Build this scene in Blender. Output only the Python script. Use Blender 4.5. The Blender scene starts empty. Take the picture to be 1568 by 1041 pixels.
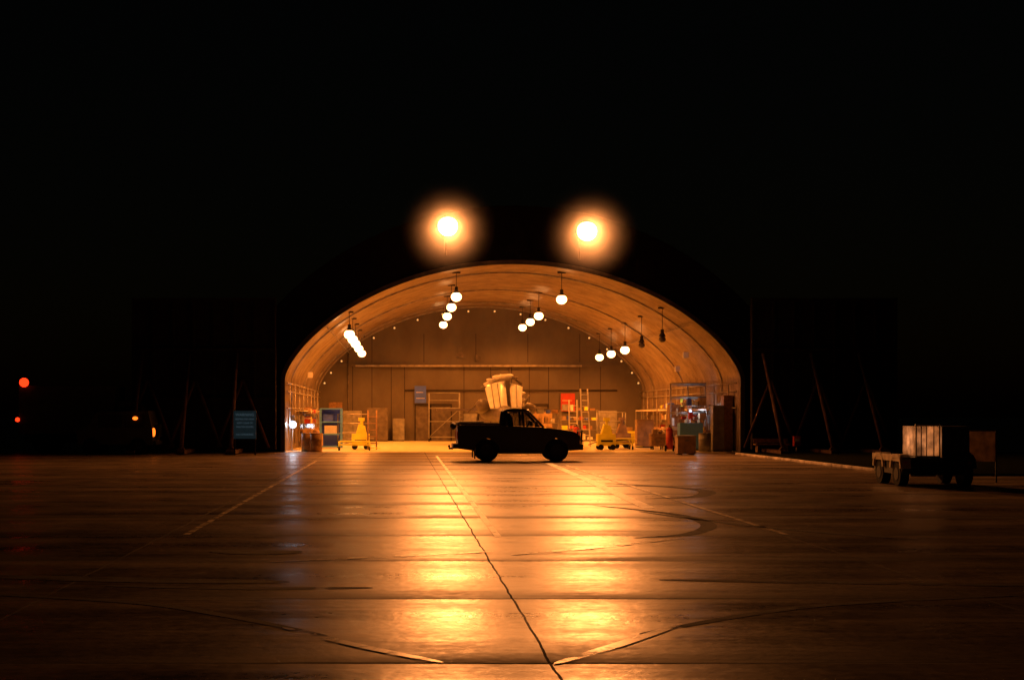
import bpy, bmesh, math, random
from mathutils import Vector, Matrix, Euler
random.seed(7)
S=bpy.context.scene
S.view_settings.view_transform='Standard'; S.view_settings.look='None'; S.view_settings.exposure=0
COL=S.collection

# ---------------- materials ----------------
def nm(name):
    m=bpy.data.materials.new(name); m.use_nodes=True
    nt=m.node_tree; b=nt.nodes['Principled BSDF']; return m,nt,b
def mat(name,col,rough=.6,metal=0.,var=.35,scale=3.,bump=.0,spec=.5):
    m,nt,b=nm(name); N=nt.nodes; L=nt.links
    tc=N.new('ShaderNodeTexCoord'); no=N.new('ShaderNodeTexNoise'); no.inputs['Scale'].default_value=scale; no.inputs['Detail'].default_value=6
    L.new(tc.outputs['Object'],no.inputs['Vector'])
    r=N.new('ShaderNodeValToRGB'); r.color_ramp.elements[0].position=.3; r.color_ramp.elements[1].position=.7
    r.color_ramp.elements[0].color=(*[c*(1-var) for c in col],1); r.color_ramp.elements[1].color=(*[min(1,c*(1+var)) for c in col],1)
    L.new(no.outputs['Fac'],r.inputs['Fac']); L.new(r.outputs['Color'],b.inputs['Base Color'])
    b.inputs['Roughness'].default_value=rough; b.inputs['Metallic'].default_value=metal
    b.inputs['Specular IOR Level'].default_value=spec
    if bump:
        bp=N.new('ShaderNodeBump'); bp.inputs['Distance'].default_value=bump; L.new(no.outputs['Fac'],bp.inputs['Height']); L.new(bp.outputs['Normal'],b.inputs['Normal'])
    return m
def emis(name,col,st,samp=True):
    m,nt,b=nm(name); b.inputs['Base Color'].default_value=(.02,.02,.02,1)
    b.inputs['Emission Color'].default_value=(*col,1); b.inputs['Emission Strength'].default_value=st
    if not samp: m.cycles.emission_sampling='NONE'
    return m
def glassm(name):
    m,nt,b=nm(name); N=nt.nodes;L=nt.links
    t=N.new('ShaderNodeBsdfTransparent'); t.inputs[0].default_value=(.5,.5,.5,1)
    g=N.new('ShaderNodeBsdfGlossy'); g.inputs['Roughness'].default_value=.05
    x=N.new('ShaderNodeMixShader'); x.inputs[0].default_value=.08
    L.new(t.outputs[0],x.inputs[1]);L.new(g.outputs[0],x.inputs[2]); L.new(x.outputs[0],N['Material Output'].inputs['Surface']); return m
def translucent(name,col):
    m,nt,b=nm(name); N=nt.nodes;L=nt.links
    tc=N.new('ShaderNodeTexCoord');no=N.new('ShaderNodeTexNoise');no.inputs['Scale'].default_value=5;L.new(tc.outputs['Object'],no.inputs[0])
    r=N.new('ShaderNodeValToRGB');r.color_ramp.elements[0].position=.3;r.color_ramp.elements[1].position=.65
    r.color_ramp.elements[0].color=(*[c*.55 for c in col],1);r.color_ramp.elements[1].color=(*col,1);L.new(no.outputs[0],r.inputs[0])
    t=N.new('ShaderNodeBsdfTranslucent');L.new(r.outputs[0],t.inputs[0]);L.new(r.outputs[0],b.inputs['Base Color'])
    x=N.new('ShaderNodeMixShader'); x.inputs[0].default_value=.35
    L.new(t.outputs[0],x.inputs[1]);L.new(b.outputs[0],x.inputs[2]); L.new(x.outputs[0],N['Material Output'].inputs['Surface']); return m

M={}
M['paint_dark']=mat('dark_truck_paint',(.006,.006,.007),.4)
M['paint_grey']=mat('dark_grey_vehicle_paint',(.05,.05,.05),.35)
M['rubber']=mat('tyre_rubber',(.008,.008,.008),.9,spec=.2)
M['rim']=mat('dark_wheel_rim',(.012,.011,.01),.7)
M['chrome']=mat('dull_chrome',(.3,.3,.3),.35,1.)
M['bumper']=mat('dirty_bumper_steel',(.04,.04,.04),.45,.8)
M['black']=mat('black_plastic',(.012,.012,.012),.6)
M['glass']=glassm('window_glass')
M['sheet']=translucent('translucent_plastic_sheet',(.95,.9,.8))
M['steel']=mat('galvanised_steel',(.36,.33,.3),.5,.5)
M['darksteel']=mat('dark_painted_steel',(.02,.016,.013),.8,spec=.2)
M['yellow']=mat('yellow_paint',(.9,.85,.06),.45,var=.1)
M['blue']=mat('blue_paint',(.08,.15,.9),.45,var=.1)
M['bluel']=mat('light_blue_paint',(.12,.35,1.),.5,var=.1)
M['red']=mat('red_paint',(.5,.05,.03),.5,var=.15)
M['white']=mat('white_paint',(.8,.78,.74),.5,var=.1)
M['grey']=mat('grey_paint',(.25,.25,.25),.5)
M['jet']=mat('aircraft_pale_grey',(.85,.85,.83),.3,var=.1,scale=3)
M['jetd']=mat('aircraft_dark_grey',(.12,.1,.09),.45,var=.3,scale=2)
M['green']=mat('olive_paint',(.03,.03,.018),.6)
M['wood']=mat('plywood',(.3,.18,.09),.7,scale=6)
M['card']=mat('cardboard',(.4,.28,.16),.8)
M['lens']=emis('sodium_lens',(1,.5,.18),9,False)
M['flood']=emis('flood_lens',(1,.46,.14),12)
M['bulb']=emis('bulb_lens',(1,.45,.12),1.3,False)
M['fluoro']=emis('fluorescent_lens',(.55,.72,1),2,False)
M['redlamp']=emis('red_lamp_lens',(1,.03,.005),3,False)
M['orangelamp']=emis('orange_lamp_lens',(1,.16,.012),2.5,False)

# ---------------- mesh builder ----------------
class B:
    def __init__(s,name,mats,smooth=False,bevel=0):
        s.bm=bmesh.new(); s.name=name; s.mats=mats; s.smooth=smooth; s.bevel=bevel
    def mi(s,m):
        if m not in s.mats: s.mats.append(m)
        return s.mats.index(m)
    def _tag(s,geom,m,sm=False):
        i=s.mi(m)
        for f in geom: f.material_index=i; f.smooth=sm
    def box(s,c,d,m,rot=None):
        mt=Matrix.Translation(c)
        if rot: mt=mt@Euler(rot).to_matrix().to_4x4()
        mt=mt@Matrix.Diagonal((d[0],d[1],d[2],1))
        r=bmesh.ops.create_cube(s.bm,size=1,matrix=mt)
        s._tag({f for v in r['verts'] for f in v.link_faces},m); return s
    def bx(s,x0,x1,y0,y1,z0,z1,m): return s.box(((x0+x1)/2,(y0+y1)/2,(z0+z1)/2),(x1-x0,y1-y0,z1-z0),m)
    def cyl(s,a,b,r,m,r2=None,seg=14):
        a=Vector(a);b=Vector(b);d=b-a; l=d.length
        mt=Matrix.Translation((a+b)/2)@d.to_track_quat('Z','Y').to_matrix().to_4x4()
        r_=bmesh.ops.create_cone(s.bm,cap_ends=True,segments=seg,radius1=r,radius2=r if r2 is None else r2,depth=l,matrix=mt)
        fs={f for v in r_['verts'] for f in v.link_faces}
        s._tag(fs,m)
        for f in fs:
            if len(f.verts)==4: f.smooth=True
        return s
    def sph(s,c,r,m,sc=(1,1,1),seg=16):
        mt=Matrix.Translation(c)@Matrix.Diagonal((r*sc[0],r*sc[1],r*sc[2],1))
        r_=bmesh.ops.create_uvsphere(s.bm,u_segments=seg,v_segments=seg//2+2,radius=1,matrix=mt)
        s._tag({f for v in r_['verts'] for f in v.link_faces},m,True); return s
    def face(s,pts,m): s._tag([s.bm.faces.new([s.bm.verts.new(p) for p in pts])],m); return s
    def poly(s,pts,ax,t0,t1,m):
        def P(p,t): return (p[0],t,p[1]) if ax=='y' else ((t,p[0],p[1]) if ax=='x' else (p[0],p[1],t))
        A=[s.bm.verts.new(P(p,t0)) for p in pts]; C=[s.bm.verts.new(P(p,t1)) for p in pts]
        fs=[s.bm.faces.new(A),s.bm.faces.new(C[::-1])]
        n=len(pts)
        for i in range(n): fs.append(s.bm.faces.new((A[i],C[i],C[(i+1)%n],A[(i+1)%n])))
        s._tag(fs,m); return s
    def loft(s,rings,m,cap=True,closed=True,smooth=True):
        R=[[s.bm.verts.new(p) for p in r] for r in rings]; fs=[]
        n=len(R[0])
        for a,b in zip(R,R[1:]):
            for i in range(n if closed else n-1): fs.append(s.bm.faces.new((a[i],a[(i+1)%n],b[(i+1)%n],b[i])))
        if cap and closed: fs+= [s.bm.faces.new(R[0][::-1]),s.bm.faces.new(R[-1])]
        s._tag(fs,m,smooth); return s
    def done(s,loc=(0,0,0),rz=0,parent=None,norm=True):
        if norm: bmesh.ops.recalc_face_normals(s.bm,faces=s.bm.faces)
        me=bpy.data.meshes.new(s.name); s.bm.to_mesh(me); s.bm.free()
        for k in s.mats: me.materials.append(M[k])
        o=bpy.data.objects.new(s.name,me); COL.objects.link(o); o.location=loc; o.rotation_euler=(0,0,rz)
        if s.bevel:
            b=o.modifiers.new('bevel','BEVEL'); b.width=s.bevel; b.segments=2; b.limit_method='ANGLE'
        if parent: o.parent=parent
        return o
def empty(name,loc=(0,0,0)):
    o=bpy.data.objects.new(name,None); COL.objects.link(o); o.location=loc; return o

# ---------------- ground ----------------
def ground_mat():
    m,nt,b=nm('damp_concrete_slabs'); N=nt.nodes; L=nt.links
    def mth(op,a,bb=None,c=None):
        n=N.new('ShaderNodeMath'); n.operation=op
        for i,v in enumerate((a,bb,c)):
            if v is None: continue
            if isinstance(v,(int,float)): n.inputs[i].default_value=v
            else: L.new(v,n.inputs[i])
        return n.outputs[0]
    tc=N.new('ShaderNodeTexCoord'); sp=N.new('ShaderNodeSeparateXYZ'); L.new(tc.outputs['Object'],sp.inputs[0])
    def noise(scale,det=5,sc=None,off=0,ro=.5):
        n=N.new('ShaderNodeTexNoise'); n.inputs['Scale'].default_value=scale; n.inputs['Detail'].default_value=det; n.inputs['Roughness'].default_value=ro
        mp=N.new('ShaderNodeMapping'); L.new(tc.outputs['Object'],mp.inputs['Vector']); mp.inputs['Location'].default_value=(off,off*1.7,0)
        if sc: mp.inputs['Scale'].default_value=sc
        L.new(mp.outputs[0],n.inputs['Vector']); return n.outputs['Fac']
    wob=mth('MULTIPLY',mth('SUBTRACT',noise(1.2),.5),.07)
    X=mth('ADD',sp.outputs[0],wob); Y=mth('ADD',sp.outputs[1],wob)
    fx=mth('DIVIDE',mth('SUBTRACT',X,1.08),4.6); fy=mth('DIVIDE',mth('SUBTRACT',Y,9.45),3.3)
    frx=mth('SUBTRACT',fx,mth('FLOOR',fx)); fry=mth('SUBTRACT',fy,mth('FLOOR',fy))
    dx=mth('MULTIPLY',mth('MINIMUM',frx,mth('SUBTRACT',1,frx)),4.6)
    dy=mth('MULTIPLY',mth('MINIMUM',fry,mth('SUBTRACT',1,fry)),3.3)
    seam=mth('MAXIMUM',mth('LESS_THAN',dx,.011),mth('LESS_THAN',dy,.028))
    cmb=N.new('ShaderNodeCombineXYZ'); L.new(mth('FLOOR',fx),cmb.inputs[0]); L.new(mth('FLOOR',fy),cmb.inputs[1])
    wn=N.new('ShaderNodeTexWhiteNoise'); wn.noise_dimensions='2D'; L.new(cmb.outputs[0],wn.inputs['Vector']); rnd=wn.outputs['Value']
    wr=N.new('ShaderNodeTexWhiteNoise'); wr.noise_dimensions='1D'; L.new(mth('FLOOR',fy),wr.inputs['W']); row=wr.outputs['Value']
    big=noise(.35); fine=noise(9,det=8,ro=.6); streak=noise(1.,sc=(.13,1.,1.),det=7,ro=.6); st2=noise(.55,sc=(.14,1,1),det=4,off=7)
    patch=noise(.9,det=7,off=3,ro=.65)
    edge=mth('MULTIPLY',mth('MAXIMUM',mth('SUBTRACT',1,mth('MULTIPLY',fry,2.8)),0),mth('ADD',.1,mth('MULTIPLY',streak,1.5)))
    edge=mth('MINIMUM',edge,1.)
    v=mth('ADD',mth('MULTIPLY',mth('SUBTRACT',fine,.5),.2),mth('ADD',.165,mth('MULTIPLY',mth('SUBTRACT',streak,.5),.34)))
    v=mth('ADD',v,mth('MULTIPLY',mth('SUBTRACT',patch,.5),.3))
    v=mth('ADD',v,mth('MULTIPLY',mth('SUBTRACT',rnd,.5),.06)); v=mth('MAXIMUM',v,.012)
    v=mth('MULTIPLY',v,mth('SUBTRACT',1,mth('MULTIPLY',edge,.65)))
    v=mth('MULTIPLY',v,mth('SUBTRACT',1,mth('MULTIPLY',seam,.85)))
    cc=N.new('ShaderNodeCombineColor'); L.new(v,cc.inputs[0]); L.new(mth('MULTIPLY',v,.76),cc.inputs[1]); L.new(mth('MULTIPLY',v,.5),cc.inputs[2])
    L.new(cc.outputs[0],b.inputs['Base Color'])
    ro=mth('ADD',mth('MULTIPLY',big,.1),mth('ADD',mth('MULTIPLY',streak,.52),mth('MULTIPLY',patch,.22)))
    ro=mth('ADD',ro,mth('MULTIPLY',mth('SUBTRACT',fine,.5),.25))
    ro=mth('ADD',ro,mth('MULTIPLY',edge,.22)); ro=mth('ADD',ro,mth('MULTIPLY',seam,.4))
    L.new(mth('MINIMUM',mth('MAXIMUM',mth('ADD',ro,-.07),.16),.9),b.inputs['Roughness'])
    L.new(mth('MAXIMUM',mth('SUBTRACT',.22,mth('MULTIPLY',edge,.16)),.02),b.inputs['Specular IOR Level'])
    b.inputs['Specular Tint'].default_value=(1,.8,.55,1)
    h=mth('MULTIPLY',mth('SINE',mth('MULTIPLY',fy,6.2832)),.006)
    h=mth('ADD',h,mth('MULTIPLY',mth('MULTIPLY',mth('SUBTRACT',row,.5),fry),.03))
    h=mth('ADD',h,mth('MULTIPLY',mth('MULTIPLY',mth('SUBTRACT',rnd,.5),fry),.015))
    h=mth('ADD',h,mth('MULTIPLY',st2,.06))
    h=mth('ADD',h,mth('MULTIPLY',patch,.008))
    h=mth('ADD',h,mth('MULTIPLY',fine,.0035))
    h=mth('SUBTRACT',h,mth('MULTIPLY',seam,.006))
    bp=N.new('ShaderNodeBump'); bp.inputs['Distance'].default_value=1; L.new(h,bp.inputs['Height']); L.new(bp.outputs[0],b.inputs['Normal'])
    return m
M['ground']=ground_mat()
M['grass']=mat('night_grass',(.009,.01,.004),1.,var=.6,scale=8,spec=0.)
g=B('ground',['ground']); g.face(((-400,-100,0),(400,-100,0),(400,700,0),(-400,700,0)),'ground').done()
g=B('grass_verge',['grass'])
g.face(((14.95,38,.06),(120,38,.06),(120,60.5,.06),(14.95,60.5,.06)),'grass').done()
k=B('kerb',['kerb'],bevel=.02)
M['kerb']=mat('kerb_concrete',(.35,.3,.24),.8,scale=1.5,var=.6)
for i in range(20):
    k.bx(14.8,14.94,38+i,38.985+i,0,.1,'kerb')
k.done()
def worn(name,col,thr,rough=.45,spec=.5):
    m,nt,b=nm(name);N=nt.nodes;L=nt.links
    tc=N.new('ShaderNodeTexCoord');no=N.new('ShaderNodeTexNoise');no.inputs['Scale'].default_value=2.2;no.inputs['Detail'].default_value=8;no.inputs['Roughness'].default_value=.65
    L.new(tc.outputs['Object'],no.inputs['Vector'])
    r=N.new('ShaderNodeValToRGB');r.color_ramp.elements[0].position=thr;r.color_ramp.elements[1].position=thr+.14
    L.new(no.outputs['Fac'],r.inputs[0])
    t=N.new('ShaderNodeBsdfTransparent');x=N.new('ShaderNodeMixShader');L.new(r.outputs[0],x.inputs[0])
    b.inputs['Base Color'].default_value=(*col,1);b.inputs['Roughness'].default_value=rough;b.inputs['Specular IOR Level'].default_value=spec
    L.new(t.outputs[0],x.inputs[1]);L.new(b.outputs[0],x.inputs[2]);L.new(x.outputs[0],N['Material Output'].inputs['Surface']);return m
M['paintline']=worn('worn_line_paint',(.9,.85,.7),.33)
M['tar']=worn('tyre_rubber_mark',(.006,.005,.004),.33,.8,.1); M['flecks']=worn('seam_filler_flecks',(.9,.75,.5),.4)
M['wetseal']=worn('smooth_joint_sealant',(.7,.58,.38),.4,.35)
def strip(name,pts,w,m,z=.004,taper=False):
    s=B(name,[m]); P=[Vector((*p,z)) for p in pts]; Lr=[]
    for i,p in enumerate(P):
        d=(P[min(i+1,len(P)-1)]-P[max(i-1,0)]).normalized(); f=i/(len(P)-1)
        ww=w*(.15+.85*math.sin(math.pi*f)**.6) if taper else w
        n=Vector((-d.y,d.x,0))*ww/2
        Lr.append((s.bm.verts.new(p+n),s.bm.verts.new(p-n)))
    for a,b in zip(Lr,Lr[1:]): s.bm.faces.new((a[0],a[1],b[1],b[0]))
    return s.done()
def catm(pts,n=14):
    out=[];P=[pts[0]]+list(pts)+[pts[-1]]
    for i in range(1,len(P)-2):
        for j in range(n):
            t=j/n;o=[]
            for k in (0,1):
                a,b,c,d=P[i-1][k],P[i][k],P[i+1][k],P[i+2][k]
                o.append(.5*(2*b+(c-a)*t+(2*a-5*b+4*c-d)*t*t+(3*b-a-3*c+d)*t**3))
            out.append(tuple(o))
    out.append(pts[-1]);return out
strip('painted_line',[(5.4,48),(5.1,36),(4.75,25)],.26,'paintline')
strip('painted_line',[(1.5,56),(1.42,19.2)],.1,'paintline')
strip('seam_filler',[(-3.28,50),(-3.22,19.5)],.1,'flecks')
strip('seam_filler',[(5.8,46),(5.75,19.5)],.1,'flecks')
strip('tyre_mark',catm([(-4.6,13.2),(-2.6,12.5),(-1.6,11.7),(-.6,10.6)]),.14,'tar',taper=True)
strip('worn_curve_line',catm([(-1.,11.0),(-.3,10.1),(.3,9.45)]),.11,'wetseal',.008,True)
strip('tyre_mark',catm([(6.2,13.0),(4.2,12.4),(3.2,11.8),(1.95,10.7)]),.14,'tar',taper=True)
strip('worn_curve_line',catm([(2.4,11.2),(1.7,10.2),(1.1,9.4)]),.12,'wetseal',.008,True)
strip('worn_curve_line',catm([(-1.6,15.9),(.1,16.6),(1.2,17.1)]),.16,'wetseal',.008,True)
strip('worn_curve_line',catm([(1.4,16.7),(2.6,17.6),(4.1,19.0)]),.18,'wetseal',.008,True)
strip('tyre_mark',catm([(5.3,34),(6.6,32.3),(7.1,30.5),(6.4,28.5),(5.2,27.8)]),.4,'tar',taper=True)
strip('tyre_mark',catm([(3.8,25.8),(4.9,23.5),(5.0,21.3),(4.3,19.6),(3.4,19.)]),.26,'tar',taper=True)
strip('tyre_mark',catm([(4.4,24.2),(5.1,22.2),(6.1,20.3),(7.4,18.7)]),.18,'tar',taper=True)
strip('tyre_mark',catm([(-5,14.6),(-3,14.2),(-1.2,14.0)]),.4,'tar',taper=True)
strip('tyre_mark',catm([(2.8,14.2),(4.5,14.0),(7.5,13.6)]),.2,'tar',taper=True)
strip('tyre_mark',catm([(-3.1,13.7),(-1.6,13.5),(-.3,13.55)]),.2,'tar',taper=True)
strip('oil_stain',catm([(-2.5,17.2),(-1.9,17.0),(-1.3,17.1)]),.5,'tar',.006,True)

# ---------------- hangar ----------------
CX=5.27;Y0=62.;Y1=88.
def prof(hw,wall,rise,n=64):
    p=[(-hw,0),(-hw,wall*.33),(-hw,wall*.66)]
    for i in range(n+1):
        u=-math.cos(math.pi*i/n); p.append((hw*u,wall+rise*max(0,1-u*u)**.68))
    return p+[(hw,wall*.66),(hw,wall*.33),(hw,0)]
def noisy(name,sc,c0,c1,rough,metal,p0=.35,p1=.68):
    m,nt,b=nm(name);N=nt.nodes;L=nt.links
    tc=N.new('ShaderNodeTexCoord');mp=N.new('ShaderNodeMapping');mp.inputs['Scale'].default_value=sc;L.new(tc.outputs['Object'],mp.inputs[0])
    no=N.new('ShaderNodeTexNoise');no.inputs['Scale'].default_value=1.;no.inputs['Detail'].default_value=9;no.inputs['Roughness'].default_value=.65;L.new(mp.outputs[0],no.inputs[0])
    r=N.new('ShaderNodeValToRGB');r.color_ramp.elements[0].position=p0;r.color_ramp.elements[1].position=p1
    r.color_ramp.elements[0].color=(*c0,1);r.color_ramp.elements[1].color=(*c1,1);L.new(no.outputs[0],r.inputs[0])
    L.new(r.outputs[0],b.inputs['Base Color']);b.inputs['Metallic'].default_value=metal;b.inputs['Roughness'].default_value=rough;return m
M['vault']=noisy('corrugated_steel_lining',(1.1,1.1,1.1),(.17,.12,.09),(.42,.36,.3),.36,.5,.25,.75)
M['bwall']=noisy('back_wall_panelling',(.5,1,.3),(.11,.09,.075),(.17,.15,.13),.7,0,.3,.7)
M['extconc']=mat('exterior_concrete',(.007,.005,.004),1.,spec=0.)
H=empty('aircraft_shelter')
inn=prof(10.9,3.5,5.5);out=prof(13.2,3.5,8.2)
v=B('lining',['vault'])
rings=[];ny=int((Y1-Y0)/.06)
for j in range(ny+1):
    y=Y0+(Y1-Y0)*j/ny; a=.0045*math.sin(2*math.pi*y/.36)
    rings.append([(CX+p[0]*(1+a),y,p[1]*(1+a)) for p in inn])
v.loft(rings,'vault',cap=False,closed=False);v.done(parent=H,norm=False)
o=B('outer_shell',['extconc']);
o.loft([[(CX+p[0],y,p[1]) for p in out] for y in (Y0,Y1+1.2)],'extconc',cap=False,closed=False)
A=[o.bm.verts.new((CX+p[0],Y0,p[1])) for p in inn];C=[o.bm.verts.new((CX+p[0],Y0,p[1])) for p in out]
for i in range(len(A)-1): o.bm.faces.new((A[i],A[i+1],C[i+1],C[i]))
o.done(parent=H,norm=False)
def ring(bld,y,w,din,dout,m):
    def off(d): return [(CX+p[0]*(1-d/10.9),p[1]*(1-d/9.)) for p in inn]
    a,b=off(din),off(dout);R=[]
    for i in range(len(inn)): R.append([(a[i][0],y,a[i][1]),(a[i][0],y+w,a[i][1]),(b[i][0],y+w,b[i][1]),(b[i][0],y,b[i][1])])
    bld.loft(R,m,smooth=False)
M['rimd']=mat('arch_edge_steel',(.05,.04,.035),.7)
r=B('arch_ribs',['rimd']);
ring(r,61.9,.12,-.1,.1,'rimd')
for y in (65.5,74.6,83.4,86.6): ring(r,y,.09,.07,.14,'steel')
r.done(parent=H)
bw=B('back_wall',['bwall']);
bw.poly([(CX+p[0],p[1]) for p in inn],'y',Y1,Y1+.6,'bwall')
M['seam']=mat('dark_joint',(.04,.03,.025),.8)
for x in (-3.3,-2.0,-.7,.2,4.2,6.0,7.4,8.6,9.9,12.0,13.4): bw.bx(x-.02,x+.02,Y1-.02,Y1+.01,0,5.,'seam')
for x in (-2,1.5,5,8.5,12): bw.bx(x-.02,x+.02,Y1-.02,Y1+.01,5.3,7.2,'seam')
bw.bx(-4.5,14.6,Y1-.12,Y1+.02,5.05,5.2,'bwall')
bw.bx(-3.1,12.1,Y1-.35,Y1-.19,4.98,5.1,'steel')
M['doorp']=mat('faded_door_paint',(.13,.11,.1),.6)
for x0,x1 in ((.95,1.9),(2.0,3.3),(8.9,9.8)):
    bw.bx(x0,x1,Y1-.06,Y1-.005,0.02,2.3,'doorp'); bw.bx(x0-.08,x0,Y1-.1,Y1-.005,0,2.4,'seam'); bw.bx(x1,x1+.08,Y1-.1,Y1-.005,0,2.4,'seam'); bw.bx(x0-.08,x1+.08,Y1-.1,Y1-.005,2.4,2.5,'seam')
bw.bx(3.7,4.3,Y1-.2,Y1-.01,5.6,5.9,'doorp');bw.bx(3.85,4.1,Y1-.2,Y1-.01,5.9,6.4,'doorp');bw.bx(5.0,5.3,Y1-.2,Y1-.01,5.4,5.8,'doorp')
bw.bx(-4.9,-4.0,Y1-.1,Y1-.01,0,2.6,'wood')
bw.cyl((-3.6,Y1-.1,0),(-3.6,Y1-.1,6.2),.05,'doorp');bw.cyl((7.3,Y1-.1,0),(7.3,Y1-.1,5.),.05,'doorp')
bw.cyl((0.2,Y1-.1,3.4),(14.5,Y1-.1,3.4),.04,'seam')
bw.done(parent=H)
fl=B('shelter_floor',['ff']);M['ff']=mat('shelter_floor_concrete',(.85,.8,.5),.35,var=.12,scale=1.2)
fl.face(((CX-10.88,62,.004),(CX+10.88,62,.004),(CX+10.88,88,.004),(CX-10.88,88,.004)),'ff').done(parent=H)
sv=B('wall_services',['steel'])
for sx,s in ((CX-10.75,1),(CX+10.75,-1)):
    for z in (2.1,2.9,3.3): sv.cyl((sx,62.5,z),(sx,87.8,z),.03,'steel')
    for y in range(64,88,3):
        sv.cyl((sx,y,.3),(sx,y,3.3),.03,'steel'); sv.bx(min(sx,sx+s*.2),max(sx,sx+s*.2),y+.5,y+.85,1.3,1.75,'grey')
sv.bx(15.35,16.15,66,86,.9,.98,'wood'); sv.bx(15.4,16.15,66,86,2.0,2.06,'white')
for y in range(66,87,2): sv.bx(15.4,15.46,y,y+.06,0,2.0,'steel')
sv.bx(-5.6,-4.95,70,82,.9,.98,'wood'); sv.bx(-5.6,-5.1,68,82,1.95,2.0,'white')
for x,y,z in ((15.2,72,4.3),(14.9,68.5,4.9),(-4.9,70,3.9)): sv.box((x,y,z),(.25,.25,.3),'white')
for u in (-.82,.8):
    x=CX+10.9*u;z=3.5+5.5*(1-u*u)**.68-.16;sv.cyl((CX+(x-CX)*.985,62.3,z),(CX+(x-CX)*.985,87.9,z),.025,'steel')
sv.done(parent=H)

# ---------------- sliding doors (open) ----------------
M['rustbar']=mat('rusty_brace_paint',(.11,.065,.05),.8,spec=.2)
def door(x0,x1,sgn):
    d=B('sliding_shelter_door',['darksteel'])
    d.bx(x0,x1,60.9,61.25,.15,7.2,'darksteel')
    n=int((x1-x0)/.9)
    for i in range(n+1):
        x=x0+(x1-x0)*i/n; d.bx(x-.05,x+.05,60.72,60.9,.15,7.2,'darksteel')
    for z in (.25,2.5,4.8,7.1): d.bx(x0,x1,60.68,60.72,z-.08,z+.08,'darksteel')
    for i in range(3):
        a=x0+(x1-x0)*(i+.2)/3; 
        d.cyl((a,60.6,4.6),(a+.1,57.8,.2),.09,'rustbar');d.cyl((a-.9,60.5,.25),(a+.3,60.5,3.4),.07,'rustbar');d.cyl((a+1.5,60.5,.25),(a+.3,60.5,3.4),.07,'rustbar')
        d.bx(a-.1,a+.3,57.5,60.6,.05,.2,'rustbar'); d.cyl((a+.1,57.75,.18),(a+.1,57.9,.18),.18,'rustbar')
    return d.done()
door(-12.5,-5.9,-1);door(16.35,23,1)

# ---------------- lamps ----------------
LC=(1,.255,.028);PEN=1250
def pendant(x,y,z,zt,on=True):
    e=empty('high_bay_lamp',(x,y,z))
    b=B('fixture',['seam']);b.cyl((0,0,.45),(0,0,zt-z),.015,'seam');b.cyl((0,0,.25),(0,0,.45),.08,'seam')
    b.cyl((0,0,.1),(0,0,.27),.17,'seam',r2=.09,seg=20); b.bx(-.2,.2,-.04,.04,zt-z-.1,zt-z-.02,'seam');b.done(parent=e)
    c=B('lens',['lens' if on else 'doorp']);c.sph((0,0,-.04),.26 if on else .17,'lens' if on else 'doorp',(1,1,.88),seg=24);c.done(parent=e)
    if on:
        l=bpy.data.lights.new('lamp_light','SPOT');l.energy=PEN;l.color=LC;l.shadow_soft_size=.2;l.spot_size=math.radians(174);l.spot_blend=.8
        lo=bpy.data.objects.new('lamp_light',l);COL.objects.link(lo);lo.location=(0,0,-.32);lo.parent=e
def arch_z(x):
    u=(x-CX)/10.9;return 3.5+5.5*(1-u*u)**.68
for y in (64,68.4,72.6,78,84): pendant(-2.56,y,5.74,arch_z(-2.56))
for y in (64,70.3,76.8,84): pendant(2.68,y,7.58,arch_z(2.68))
for y in (64,74.7,79.6,84.7): pendant(7.84,y,7.45,arch_z(7.84))
for y in (64,69.5,74.7,79.6,84.3): pendant(12.77,y,5.5,arch_z(12.77),y>73)
rl=empty('festoon_lights');c=B('bulbs',['bulb']);n=19
for i in range(1,n):
    u=-math.cos(math.pi*i/n);x=CX+10.5*u;z=3.4+5.2*(1-u*u)**.68
    c.sph((x,86.2,z),.06,'bulb',seg=10)
c.done(parent=rl)

def halo_volume_mat():  # scattering volume added to imitate the lens halo, not real mist
    m=bpy.data.materials.new('lamp_halo_volume');m.use_nodes=True;nt=m.node_tree;N=nt.nodes;L=nt.links;N.clear()
    o=N.new('ShaderNodeOutputMaterial');v=N.new('ShaderNodeVolumeScatter');L.new(v.outputs[0],o.inputs['Volume'])
    v.inputs['Color'].default_value=(1,.95,1,1);v.inputs['Anisotropy'].default_value=.1
    tc=N.new('ShaderNodeTexCoord');ln=N.new('ShaderNodeVectorMath');ln.operation='LENGTH';L.new(tc.outputs['Object'],ln.inputs[0])
    r=N.new('ShaderNodeMapRange');r.inputs['From Min'].default_value=.2;r.inputs['From Max'].default_value=2.5;r.inputs['To Min'].default_value=1;r.inputs['To Max'].default_value=.0
    L.new(ln.outputs['Value'],r.inputs[0])
    p=N.new('ShaderNodeMath');p.operation='POWER';p.inputs[1].default_value=2.;L.new(r.outputs[0],p.inputs[0])
    q=N.new('ShaderNodeMath');q.operation='MULTIPLY';q.inputs[1].default_value=.11;L.new(p.outputs[0],q.inputs[0])
    L.new(q.outputs[0],v.inputs['Density']);return m
M['halo_volume']=halo_volume_mat()
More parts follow.
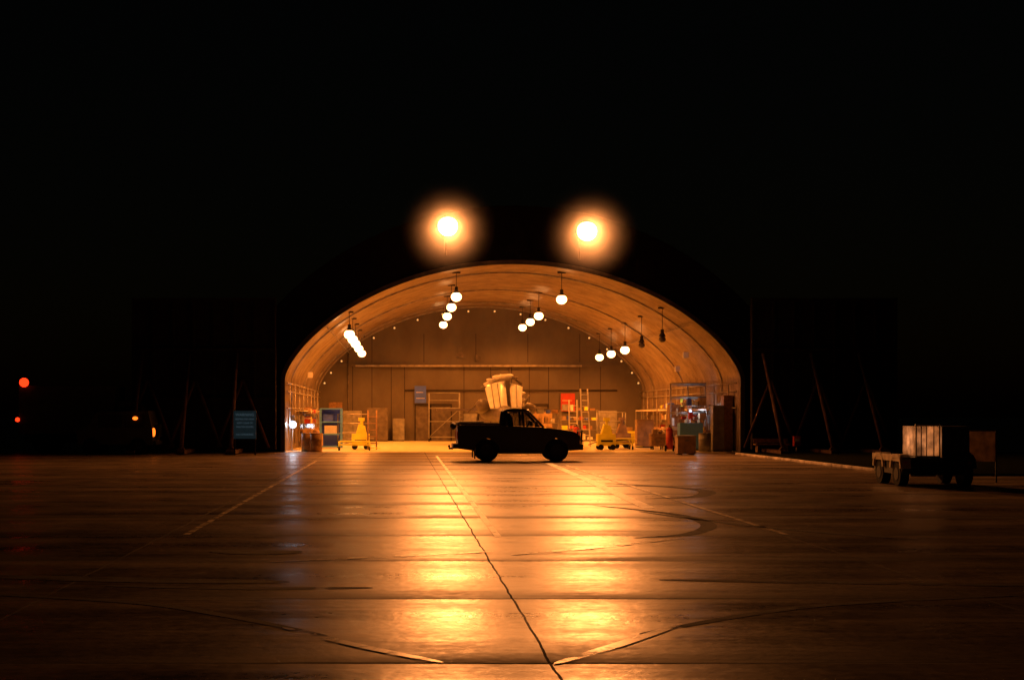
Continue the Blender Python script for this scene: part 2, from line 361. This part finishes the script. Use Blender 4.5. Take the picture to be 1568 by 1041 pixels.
def flood(x,z):
    y=59.4
    e=empty('floodlight',(x,y,z))
    b=B('housing',['darksteel']);b.cyl((0,.05,0),(0,.45,.1),.5,'darksteel',r2=.2,seg=24)
    b.cyl((0,.4,0),(0,2.6,-.1),.05,'darksteel');b.cyl((0,2.55,-1.),(0,2.55,.4),.06,'darksteel');b.cyl((-.5,.1,0),(-.5,.6,-.1),.03,'darksteel');b.done(parent=e)
    c=B('lens',['flood']);c.sph((0,0,0),.46,'flood',(1,.25,1),seg=24);c.done(parent=e)
    c=B('halo_volume',['halo_volume']);c.sph((0,0,0),2.5,'halo_volume',seg=32);c.done(parent=e)  # added sphere of scatter standing in for lens bloom
    l=bpy.data.lights.new('flood_light','SPOT');l.energy=11500;l.color=(1,.305,.07);l.spot_size=math.radians(162);l.spot_blend=.8;l.shadow_soft_size=.2
    lo=bpy.data.objects.new('flood_light',l);COL.objects.link(lo);lo.parent=e;lo.location=(0,-.2,0)
    lo.rotation_euler=Vector((0,-1,-.45)).to_track_quat('-Z','Y').to_euler()
flood(2.1,10.34);flood(8.43,10.12)

for x,y,z,pw in ((-5.35,64,1.29,35),(-5.2,74,1.13,30),(14.9,67.4,1.95,25)):
    e=empty('work_light',(x,y,z))
    b=B('body',['steel']);b.cyl((0,.02,0),(0,.12,0),.2 if x<0 else .08,'steel',seg=16);b.cyl((0,.08,-z),(0,.08,-.1),.02,'steel');b.cyl((-.25,.08,-z+.03),(.25,.08,-z+.03),.02,'steel');b.done(parent=e)
    c=B('lens',['fluoro']);c.sph((0,0,0),.17 if x<0 else .07,'fluoro',(1,.4,1));c.done(parent=e)
    l=bpy.data.lights.new('lamp_light','POINT');l.energy=pw;l.color=(.7,.85,1);l.shadow_soft_size=.1
    lo=bpy.data.objects.new('lamp_light',l);COL.objects.link(lo);lo.parent=e;lo.location=(.05,-.3,0)

# ---------------- pickup truck ----------------
def wheel(b,x,y,r,w,s):
    b.cyl((x,y-w/2,r),(x,y+w/2,r),r,'rubber',seg=32)
    b.cyl((x,y+s*w/2,r),(x,y+s*(w/2+.02),r),r*.58,'rim',seg=20)
    b.cyl((x,y+s*(w/2+.02),r),(x,y+s*(w/2+.06),r),r*.2,'black',seg=12)
def arc(cx,cz,r,a0,a1,n=8):
    return [(cx+r*math.cos(math.radians(a0+(a1-a0)*i/n)),cz+r*math.sin(math.radians(a0+(a1-a0)*i/n))) for i in range(n+1)]
t=B('pickup_truck',['paint_dark'],bevel=.015)
W=.88
body=[(.2,.5),(.2,1.32),(.28,1.38),(1.84,1.4),(1.86,1.4),(1.86,1.36),(3.42,1.3),(3.55,1.28),(4.25,1.2),(4.62,1.13),(4.78,1.0),(4.82,.75),(4.8,.45),(4.42,.42)]
body+=arc(3.95,.42,.47,0,180)[:] + [(3.4,.36),(1.85,.36)] + arc(1.3,.42,.47,0,180) + [(.78,.42)]
t.poly(body,'y',-W,W,'paint_dark')
t.bx(.9,4.3,-.6,.6,.3,.55,'black')
t.bx(.35,1.8,-.72,.72,1.3,1.402,'black')
for y in (-.84,.84): t.bx(.3,1.84,y-.04,y+.04,1.4,1.47,'black')
t.bx(.2,.27,-.8,.8,1.36,1.5,'black')
t.sph((.05,.0,1.35),.12,'black',(1,2,1.2));t.bx(.3,1.2,-.5,.5,1.4,1.52,'black')
def bar(p,q,r=.045,m='paint_dark'): t.cyl(p,q,r,m,seg=8)
for s in (-1,1):
    yb=.82*s;yt=.68*s
    bar((1.95,yb,1.36),(2.02,yt,1.92),.09);bar((3.45,yb,1.3),(2.86,yt,1.93),.045);bar((2.7,yb,1.34),(2.66,yt,1.95),.04)
    bar((2.0,yt,1.93),(2.9,yt,1.93),.05)
    t.face([(2.02,yb,1.36),(3.42,yb,1.33),(2.86,yt,1.92),(2.05,yt,1.92)],'glass')
    t.box((3.15,s*.98,1.42),(.1,.2,.2),'black');bar((3.2,s*.8,1.36),(3.16,s*.95,1.4),.02,'black')
t.poly([(1.98,1.9),(2.05,1.99),(2.3,2.02),(2.7,2.01),(2.88,1.96),(2.9,1.9)],'y',-.7,.7,'paint_dark')
t.face(((3.45,-.8,1.31),(3.45,.8,1.31),(2.88,.68,1.92),(2.88,-.68,1.92)),'glass')
t.face(((1.95,-.8,1.36),(1.95,.8,1.36),(2.02,.68,1.92),(2.02,-.68,1.92)),'glass')
t.box((2.2,.0,1.45),(.2,1.35,.5),'black',(0,-.15,0))
for y in (-.38,.38): t.box((2.16,y,1.74),(.12,.28,.2),'black')
t.cyl((3.0,.4,1.4),(2.95,.4,1.42),.19,'black',seg=20)
t.bx(4.8,4.94,-.86,.86,.45,.66,'bumper');t.bx(4.83,4.9,-.05,.05,.66,.95,'black');t.bx(.02,.2,-.84,.84,.5,.68,'bumper');t.bx(-.12,.05,-.06,.06,.45,.52,'black');t.sph((-.1,0,.57),.05,'bumper')
for s in (-1,1):
    t.bx(4.72,4.84,s*.7-.13,s*.7+.13,.82,1.0,'black');t.bx(.17,.21,s*.78-.07,s*.78+.07,.85,1.15,'red')
    for x in (1.3,3.95): wheel(t,x,s*.76,.43,.25,s)
    t.bx(2.4,2.55,s*.885-.01,s*.885+.01,1.12,1.16,'bumper')
    for x in (1.9,3.3): t.bx(x,x+.012,s*.882-.003,s*.882+.003,.5,1.3,'black')
    t.bx(.82,.86,s*.8-.15,s*.8+.15,.12,.4,'rubber')
for z in (.8,1.15): bar((4.93,-.75,z),(4.93,.75,z),.03,'black')
for y in (-.6,.6): bar((4.9,y,.66),(4.93,y,1.2),.035,'black')
t.done(loc=(1.93,50.3,0))

# ---------------- fighter jet (seen nose-on, access panels raised) ----------------
j=B('fighter_jet',['jet'])
def ell(cx,y,cz,rx,rz,n=20): return [(cx+rx*math.cos(2*math.pi*i/n),y,cz+rz*math.sin(2*math.pi*i/n)) for i in range(n)]
j.loft([ell(0,-5,1.7,.05,.05),ell(0,-4.2,1.7,.3,.3),ell(0,-2.5,1.75,.5,.5),ell(0,-1,1.85,.6,.55),ell(0,2,1.9,.9,.6),ell(0,6,1.9,.9,.5)],'jetd')
for s,cx,cz in ((-1,-1.0,2.3),(1,1.55,2.1)):
    j.loft([ell(cx,-.9,cz,.25,.2),ell(cx,-.7,cz,.42,.34),ell(cx,.4,cz,.45,.38),ell(cx*.9,3,cz-.1,.5,.4)],'jetd')
    j.poly([(s*.8,-.2),(s*3.6,2.6),(s*3.6,3.6),(s*.8,4.4)],'z',2.0,2.12,'jetd')
    j.cyl((s*1.5,1,.4),(s*1.2,1.2,1.8),.08,'steel');j.cyl((s*1.6-.12,1,.38),(s*1.6+.12,1,.38),.38,'rubber',seg=20)
j.cyl((0,-3.2,.35),(0,-2.8,1.4),.07,'steel');j.cyl((-.1,-3.2,.3),(.1,-3.2,.3),.3,'rubber',seg=20)
def panel(pb,pt,bow,y,m,lean,n=8):
    rows=[]
    for k in range(n+1):
        f=k/n;row=[]
        for i in range(n+1):
            u=i/n
            xb=pb[0][0]+(pb[1][0]-pb[0][0])*u;zb=pb[0][1]+(pb[1][1]-pb[0][1])*u
            xt=pt[0][0]+(pt[1][0]-pt[0][0])*u;zt=pt[0][1]+(pt[1][1]-pt[0][1])*u
            row.append((xb+(xt-xb)*f,y-bow*math.sin(math.pi*u)+lean*f,zb+(zt-zb)*f))
        rows.append(row+[(p[0],p[1]+.12,p[2]) for p in row[::-1]])
    j.loft(rows,m)
panel([(-.75,2.1),(.22,2.1)],[(-1.0,3.45),(.2,3.7)],.35,-2.2,'jet',1.5)
panel([(.45,2.1),(1.0,2.1)],[(.42,3.6),(1.18,3.35)],.25,-2.1,'jet',1.4)
j.bx(.2,.44,-1.,-.6,2.2,3.7,'jetd')
j.cyl((-1.0,-.7,3.45),(-.1,-.6,3.95),.1,'jet');j.cyl((-.1,-.6,3.95),(.6,-.6,3.95),.12,'jet');j.cyl((.6,-.6,3.95),(1.15,-.7,3.45),.07,'jetd')
for x,z,r,m in ((-.7,3.75,.12,'jet'),(-.3,3.9,.16,'jet'),(.42,3.98,.15,'jet'),(.75,3.85,.12,'jetd'),(-1.0,3.3,.12,'jetd'),(1.15,3.0,.12,'jet'),(1.1,2.65,.14,'jet')): j.sph((x,-.8,z),r,m,(1.6,1,.7))
for a in (-.55,-.2): j.cyl((a,-2.55,2.15),(a-.08,-1.1,3.55),.02,'jetd')
j.cyl((.72,-2.4,2.2),(.8,-1.,3.5),.02,'jetd')
j.cyl((-1.9,0,1.9),(-1.1,-.2,2.6),.05,'jetd');j.cyl((1.6,-.1,2.9),(1.3,-.2,2.2),.05,'jetd')
j.done(loc=(5.68,74.8,0))

# ---------------- interior equipment ----------------
def stand(x,y,w,d,h,m='yellow',rails=True,name='maintenance_stand'):
    b=B(name,[m])
    for a in (-w/2,w/2):
        for c in (-d/2,d/2): b.cyl((a,c,.08),(a,c,h+(1. if rails else 0)),.035,m,seg=8); b.cyl((a-.03,c,.1),(a+.03,c,.1),.1,'rubber',seg=12)
    b.bx(-w/2,w/2,-d/2,d/2,h-.04,h+.03,m)
    for z in (.3,h*.6): 
        for c in (-d/2,d/2): b.cyl((-w/2,c,z),(w/2,c,z),.025,m,seg=8)
    b.cyl((-w/2,-d/2,.3),(w/2,-d/2,h-.05),.02,m,seg=8)
    if rails:
        for z in (h+.5,h+1.):
            for c in (-d/2,d/2): b.cyl((-w/2,c,z),(w/2,c,z),.025,m,seg=8)
    n=max(2,int(h/.28))
    for i in range(n): b.bx(w/2,w/2+.55-.5*i/n,-.25,.25,h*(i+.8)/(n+1),h*(i+.8)/(n+1)+.03,m)
    return b.done(loc=(x,y,0))
def cabinet(x,y,w,d,h,m,rz=0,name='storage_cabinet'):
    b=B(name,[m],bevel=.01);b.bx(-w/2,w/2,-d/2,d/2,.06,h,m);b.bx(-w/2+.03,w/2-.03,-d/2+.03,d/2-.03,0,.06,'black')
    for s in (-1,1):
        b.bx(min(s*.01,s*(w/2-.02)),max(s*.01,s*(w/2-.02)),-d/2-.018,-d/2,.1,h-.03,m);b.bx(s*.06-.012,s*.06+.012,-d/2-.04,-d/2-.018,h*.45,h*.55,'chrome')
    b.bx(-w/2+.02,w/2-.02,-d/2+.02,d/2-.02,h,h+.02,m)
    return b.done(loc=(x,y,0),rz=rz)
def shelf(x,y,w,d,h,rz=0):
    b=B('shelf_unit',['steel'])
    for a in (-w/2,w/2):
        for c in (-d/2,d/2): b.bx(a-.02,a+.02,c-.02,c+.02,0,h,'steel')
    n=4
    for i in range(n):
        z=.15+(h-.2)*i/(n-1);b.bx(-w/2,w/2,-d/2,d/2,z-.02,z,'steel')
        xx=-w/2+.1
        while xx<w/2-.3 and i<n:
            ww=random.uniform(.15,.4);hh=random.uniform(.12,.4);b.bx(xx,xx+ww,-d/2+.06,d/2-.1,z,z+hh,random.choice(['card','red','white','grey','blue','yellow','wood','card','wood']));xx+=ww+random.uniform(.03,.2)
    return b.done(loc=(x,y,0),rz=rz)
def drum(x,y,m='wood'):
    b=B('oil_drum',[m]);b.cyl((0,0,0),(0,0,.88),.29,m,seg=24)
    for z in (.02,.3,.58,.87): b.cyl((0,0,z-.015),(0,0,z+.015),.305,m,seg=24)
    b.cyl((.12,.0,.88),(.12,0,.91),.04,'steel');return b.done(loc=(x,y,0))
def ladder(x,y,h,m='white',lean=.25,rz=0):
    b=B('ladder',[m])
    for s in (-.22,.22): b.cyl((s,0,0),(s,lean*h,h),.04,m,seg=8)
    n=int(h/.3)
    for i in range(1,n): b.cyl((-.22,lean*h*i/n,h*i/n),(.22,lean*h*i/n,h*i/n),.02,m,seg=8)
    return b.done(loc=(x,y,0),rz=rz)
def cart(x,y,m,w=1.1,h=.95,d=.7,name='tool_cart'):
    b=B(name,[m],bevel=.01);b.bx(-w/2,w/2,-d/2,d/2,.18,h*.85,m)
    for i in range(3): b.bx(-w/2+.03,w/2-.03,-d/2-.02,-d/2,.22+i*h*.2,.2+(i+.85)*h*.2,m);b.bx(-.15,.15,-d/2-.04,-d/2-.02,.2+(i+.5)*h*.2,.22+(i+.5)*h*.2,'chrome')
    for a in (-w/2+.1,w/2-.1):
        for c in (-d/2+.1,d/2-.1): b.cyl((a-.025,c,.09),(a+.025,c,.09),.09,'rubber',seg=12)
    b.cyl((w/2+.08,-d/2,h),(w/2+.08,d/2,h),.02,'chrome',seg=8);b.bx(-w/2+.1,0,-d/4,d/4,h*.85,h*1.1,'card');b.sph((w/4,0,h*.93),.12,'card')
    return b.done(loc=(x,y,0))
def extinguisher(x,y):
    b=B('fire_extinguisher',['red']);b.cyl((0,0,.1),(0,0,1.0),.17,'red',seg=16);b.sph((0,0,1.0),.17,'red');b.cyl((0,0,1.1),(0,0,1.28),.03,'black')
    b.cyl((-.22,0,.15),(-.16,0,.15),.15,'rubber');b.cyl((.16,0,.15),(.22,0,.15),.15,'rubber');b.cyl((-.15,.1,.2),(-.15,.25,1.25),.02,'steel');b.cyl((.15,.1,.2),(.15,.25,1.25),.02,'steel');b.cyl((-.15,.25,1.25),(.15,.25,1.25),.02,'steel');b.cyl((.05,-.05,1.2),(.2,-.2,.4),.02,'black');return b.done(loc=(x,y,0))
def pump(x,y,m='yellow'):
    b=B('hydraulic_service_cart',[m],bevel=.015);b.bx(-.45,.45,-.35,.35,.2,.8,m);b.poly([(-.25,.8),(.3,.8),(.22,1.2),(-.1,1.3)],'y',-.25,.25,m)
    b.cyl((0.05,0,1.2),(0.05,0,1.5),.08,m);b.bx(-.12,.2,-.1,.1,1.45,1.62,m)
    for a in (-.3,.3):
        for s in (-1,1): b.cyl((a,s*.36,.14),(a,s*.42,.14),.14,'rubber',seg=18)
    b.cyl((-.45,0,.4),(-.9,0,.25),.03,'steel');b.bx(-.3,.3,-.37,-.352,.4,.5,'black');return b.done(loc=(x,y,0))
drum(-4.1,62.6);drum(-4.55,63.1,'wood')
b=B('blue_tool_rack',['blue'])
for a in (-.55,.55):
    for c in (-.3,.3): b.bx(a-.05,a+.05,c-.05,c+.05,0,2.1,'bluel')
for z in (.1,.75,1.4,2.1): b.bx(-.55,.55,-.3,.3,z-.05,z+.02,'bluel')
b.bx(-.35,.3,-.2,.2,.77,1.2,'white');b.bx(-.4,.1,-.2,.2,1.42,1.8,'blue');b.bx(-.5,.5,.25,.29,.1,2.1,'blue');b.done(loc=(-3.75,69.5,0))
pump(-2.1,67);stand(-2.35,64.9,1.5,.8,.45,rails=False);stand(-2.6,70,1.6,.9,.8,'steel');ladder(-1.5,66.5,2.,'wood',.15)
cart(-4.6,67,'card');shelf(-5.2,72.5,2.5,.5,1.9,math.pi/2);shelf(-5.2,77,2.5,.5,1.9,math.pi/2);cabinet(-3.2,85,1.2,.6,2.,'grey');cabinet(-1.6,86.5,1.4,.6,2.2,'doorp')
stand(2.8,86,2.,.9,2.2,'grey',name='access_platform');cabinet(4.6,86.5,1.,.6,1.8,'grey')
cabinet(-.2,87.2,.8,.5,1.5,'grey')
ladder(10.2,72.0,3.2,'white',.1,.35);ladder(9.6,73,2.6,'white',-.05,-.3);extinguisher(8.9,66.5)
stand(10.9,66.6,1.6,.9,.55,rails=False);pump(10.35,66.2);pump(11.6,69,'card');stand(12.1,75.5,1.5,1,.9,'grey')
shelf(8.2,76,1.8,.6,1.9);cart(7.9,70,'white');cart(9.1,69.2,'card',.8);cabinet(7.3,78,1.,.6,1.9,'white')
cabinet(9.0,84.5,1.4,.7,1.9,'card');shelf(11.6,85.5,2.4,.6,2.1);cabinet(13.5,85.8,1.2,.6,2.,'grey')
cart(13.8,73,'white');cart(13.4,76,'yellow');cabinet(13.1,70.5,.9,.6,1.5,'card');cabinet(14.4,65.2,1.15,.6,1.35,'bluel')
cabinet(15.3,63.3,.55,.5,2.2,'grey');cabinet(15.85,63.6,.45,.5,2.7,'wood');shelf(15.,66.8,1.6,.5,2.3);cabinet(14.6,69.5,.8,.6,2.3,'wood');shelf(15.6,71,3,.5,2.2,math.pi/2);shelf(15.6,77,3,.5,2.2,math.pi/2)
cart(13.,66.5,'wood',.7);extinguisher(13.0,63.4);drum(14.6,62.9,'grey')
b=B('pipe_rack',['steel'])
for a in (-.9,0,.9): b.cyl((a,0,0),(a,0,3.4),.04,'steel')
for z in (1.,1.8,2.6,3.3): b.cyl((-.9,0,z),(.9,0,z),.035,'steel');b.cyl((-.9,-.2,z+.08),(.9,-.2,z+.08),.05,'grey')
for i in range(8): b.bx(-.85+i*.22,-.73+i*.22,-.12,-.04,1.2+.5*(i%3),1.6+.5*(i%3),random.choice(['yellow','white','card','blue']))
b.done(loc=(14.9,68,0))
b=B('equipment_crate',['card'],bevel=.015);b.bx(-.4,.4,-.3,.3,0.05,.8,'card');b.bx(-.42,.42,-.32,.32,.8,.86,'grey');b.bx(-.35,-.2,-.3,.3,0,.05,'black');b.bx(.2,.35,-.3,.3,0,.05,'black');b.bx(-.08,.08,-.33,-.3,.6,.68,'chrome');b.done(loc=(12.6,58.,0))
for (x0,x1,z0,z1,m) in ((.87,1.65,2.55,3.7,'blue'),(10.7,11.65,2.0,3.2,'red')):
    b=B('wall_sign',[m]);b.bx(0,x1-x0,-.03,0,0,z1-z0,m)
    for i in range(2): b.bx(.1,x1-x0-.1-.1*(i%2),-.036,-.031,.3+i*.4,.33+i*.4,'white')
    b.done(loc=(x0,87.8,z0))
b=B('wooden_bench',['wood']);b.bx(-.8,.8,-.2,.2,.38,.45,'wood');b.bx(-.8,.8,.18,.22,.5,.68,'wood')
for a in (-.65,.65): b.bx(a-.05,a+.05,-.18,.18,0,.38,'wood');b.bx(a-.03,a+.03,.14,.18,.38,.68,'wood')
b.done(loc=(17.0,60,0),rz=.0)
b=B('warning_lamp_post',['red']);b.bx(-.15,.15,-.12,.12,.35,.8,'red');b.cyl((0,0,0),(0,0,.4),.04,'steel');b.bx(-.1,.1,-.14,-.12,.55,.7,'white');b.done(loc=(18.,59.5,0))
sg=empty('information_sign',(-6.9,57.5,0))
M['signblue']=emis('sign_board_added_glow',(.25,.65,.8),.014,False);M['signtext']=emis('sign_lettering_added_glow',(.5,.8,1),.07,False)  # faint emission added to keep the sign readable; no lamp behind it
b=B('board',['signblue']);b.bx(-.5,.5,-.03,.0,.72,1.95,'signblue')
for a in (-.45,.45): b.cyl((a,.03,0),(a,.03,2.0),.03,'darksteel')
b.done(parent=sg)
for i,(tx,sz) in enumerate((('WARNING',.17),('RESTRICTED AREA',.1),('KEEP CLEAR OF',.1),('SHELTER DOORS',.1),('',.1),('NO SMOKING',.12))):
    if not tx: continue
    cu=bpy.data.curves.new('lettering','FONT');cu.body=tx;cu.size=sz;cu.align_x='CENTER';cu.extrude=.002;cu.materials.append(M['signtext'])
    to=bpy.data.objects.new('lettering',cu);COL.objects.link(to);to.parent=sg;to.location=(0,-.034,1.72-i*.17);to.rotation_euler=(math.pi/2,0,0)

# ---------------- tow tractor (right) ----------------
TT=empty('tow_tractor',(12.45,32.4,0));TT.rotation_euler=(0,0,-.03)
t=B('body',['green'],bevel=.012)
M['tan']=mat('lit_side_tan_paint',(.85,.65,.45),.5)  # pale tone puts the floodlit left side's brightness into the colour
t.bx(.0,1.75,.1,2.2,.3,.72,'green')
for s,x in ((-1,.0),(1,1.75)):
    for y in (.45,1.75):
        fx=x
        t.poly([(y-.42,.45),(y-.36,.68),(y-.18,.8),(y+.18,.8),(y+.36,.68),(y+.42,.45),(y+.33,.45),(y+.28,.62),(y+.14,.7),(y-.14,.7),(y-.28,.62),(y-.33,.45)],'x',min(fx-.06*s*-1,fx+.22*-s),max(fx-.06*s*-1,fx+.22*-s),'tan' if s<0 else 'green')  # left fenders get the lit-side colour, right ones stay dark
        t.cyl((fx+.02*s,y,.3),(fx-.2*s,y,.3),.3,'rubber',seg=24);t.cyl((fx+.02*s,y,.3),(fx+.03*s,y,.3),.16,'rim',seg=16)
t.bx(-.05,.0,.1,2.2,.62,.78,'tan')
t.bx(1.02,1.7,.9,2.2,.72,1.15,'green')
t.bx(.42,.98,.27,.29,.76,1.5,'sheet')
t.bx(.40,.42,.3,1.2,.76,1.5,'sheet')
for x in (.4,.98): t.bx(x-.015,x+.015,.24,.266,.72,1.55,'white')
t.bx(.38,1.0,.24,.3,1.5,1.54,'white');t.bx(.38,1.0,.24,.3,.72,.76,'rim')
for x in (.53,.66,.84): t.bx(x-.012,x+.012,.25,.266,.76,1.5,'wood')
t.bx(1.02,1.7,.2,.95,.72,1.5,'green');t.bx(1.05,1.72,.15,.19,.72,.85,'black');t.box((1.4,.3,1.1),(.55,.1,.6),'black',(.15,0,0))
t.cyl((1.35,1.05,1.15),(1.35,.85,1.4),.02,'black');t.cyl((1.35,.84,1.38),(1.35,.87,1.42),.18,'black')
t.bx(.2,1.55,-.02,.1,.3,.65,'black');t.bx(.8,.95,-.2,-.02,.35,.45,'rim')
t.bx(.02,.12,.06,.1,.5,.62,'red');t.bx(1.6,1.7,.06,.1,.5,.62,'red')
t.done(parent=TT)
l=bpy.data.lights.new('added_panel_light','POINT');l.energy=10;l.color=(1,.38,.16);l.shadow_soft_size=.06  # point light added behind the sheet to make the sheet glow
lo=bpy.data.objects.new('added_panel_light',l);COL.objects.link(lo);lo.parent=TT;lo.location=(.68,.75,1.15)
M['sheetd']=translucent('faded_board_plastic',(.35,.28,.22))
b=B('notice_board',['grey'],bevel=.01);b.bx(-.36,.36,-.01,.01,.55,1.35,'sheetd');b.bx(-.4,.4,-.02,.02,1.35,1.39,'rim');b.bx(-.4,-.36,-.02,.02,0,1.35,'rim');b.bx(.36,.4,-.02,.02,0,1.35,'rim');b.done(loc=(15.3,34.5,0),rz=math.radians(-10))

# ---------------- vehicles left ----------------
t=B('utility_vehicle',['paint_grey'],bevel=.03)
t.poly([(-1.6,.45),(-1.65,1.1),(-1.2,1.2),(-.8,1.9),(1.5,1.95),(1.7,1.1),(1.72,.45)],'y',-.85,.85,'paint_grey')
for s in (-1,1):
    for x in (-1.,1.05): wheel(t,x,s*.75,.38,.24,s)
    t.bx(-.7,.35,s*.852-.006,s*.852+.006,1.2,1.8,'black');t.bx(.45,1.35,s*.852-.006,s*.852+.006,1.2,1.8,'black')
    t.sph((1.73,s*.72,1.0),.1,'orangelamp',(.8,.8,2.))
t.sph((.95,-.9,1.62),.1,'orangelamp',(1.2,.4,.8));t.bx(1.7,1.85,-.8,.8,.45,.62,'black');t.bx(1.72,1.9,-.3,.3,.8,1.35,'rubber')
t.done(loc=(-12.7,58.5,0),rz=0)
t=B('box_truck',['paint_grey'],bevel=.03)
t.bx(-3.2,1.2,-1.1,1.1,.9,3.1,'paint_grey');t.poly([(1.3,.6),(1.3,2.4),(2.2,2.4),(2.7,1.6),(2.9,1.4),(2.95,.6)],'y',-1.,1.,'paint_grey');t.bx(-3.1,2.9,-.5,.5,.5,.9,'black')
for s in (-1,1):
    for x in (-2.1,2.1): wheel(t,x,s*.9,.48,.28,s)
    t.bx(1.5,2.2,s*1.004-.006,s*1.004+.006,1.5,2.2,'black')
for z,r in ((3.25,.21),(1.55,.1)): t.sph((-2.95 if z>3 else -3.25,-1.12,z),r,'redlamp')
t.cyl((-2.95,-1.05,2.9),(-2.95,-1.1,3.1),.05,'black')
t.done(loc=(-14.36,61,0))

# ---------------- camera, world ----------------
cam=bpy.data.cameras.new('camera');co=bpy.data.objects.new('camera',cam);COL.objects.link(co)
co.location=(0,0,1.8);co.rotation_euler=(math.pi/2,0,0);cam.sensor_width=36;cam.lens=36*2000/1568
cam.shift_x=169/1568;cam.shift_y=113.5/1568;cam.clip_end=2000
S.camera=co
w=bpy.data.worlds.new('World');S.world=w;w.use_nodes=True;nt=w.node_tree
sk=nt.nodes.new('ShaderNodeTexSky');sk.sky_type='NISHITA';sk.sun_disc=False;sk.sun_elevation=math.radians(1);sk.sun_rotation=math.radians(200)
nt.links.new(sk.outputs[0],nt.nodes['Background'].inputs[0]);nt.nodes['Background'].inputs[1].default_value=.0007
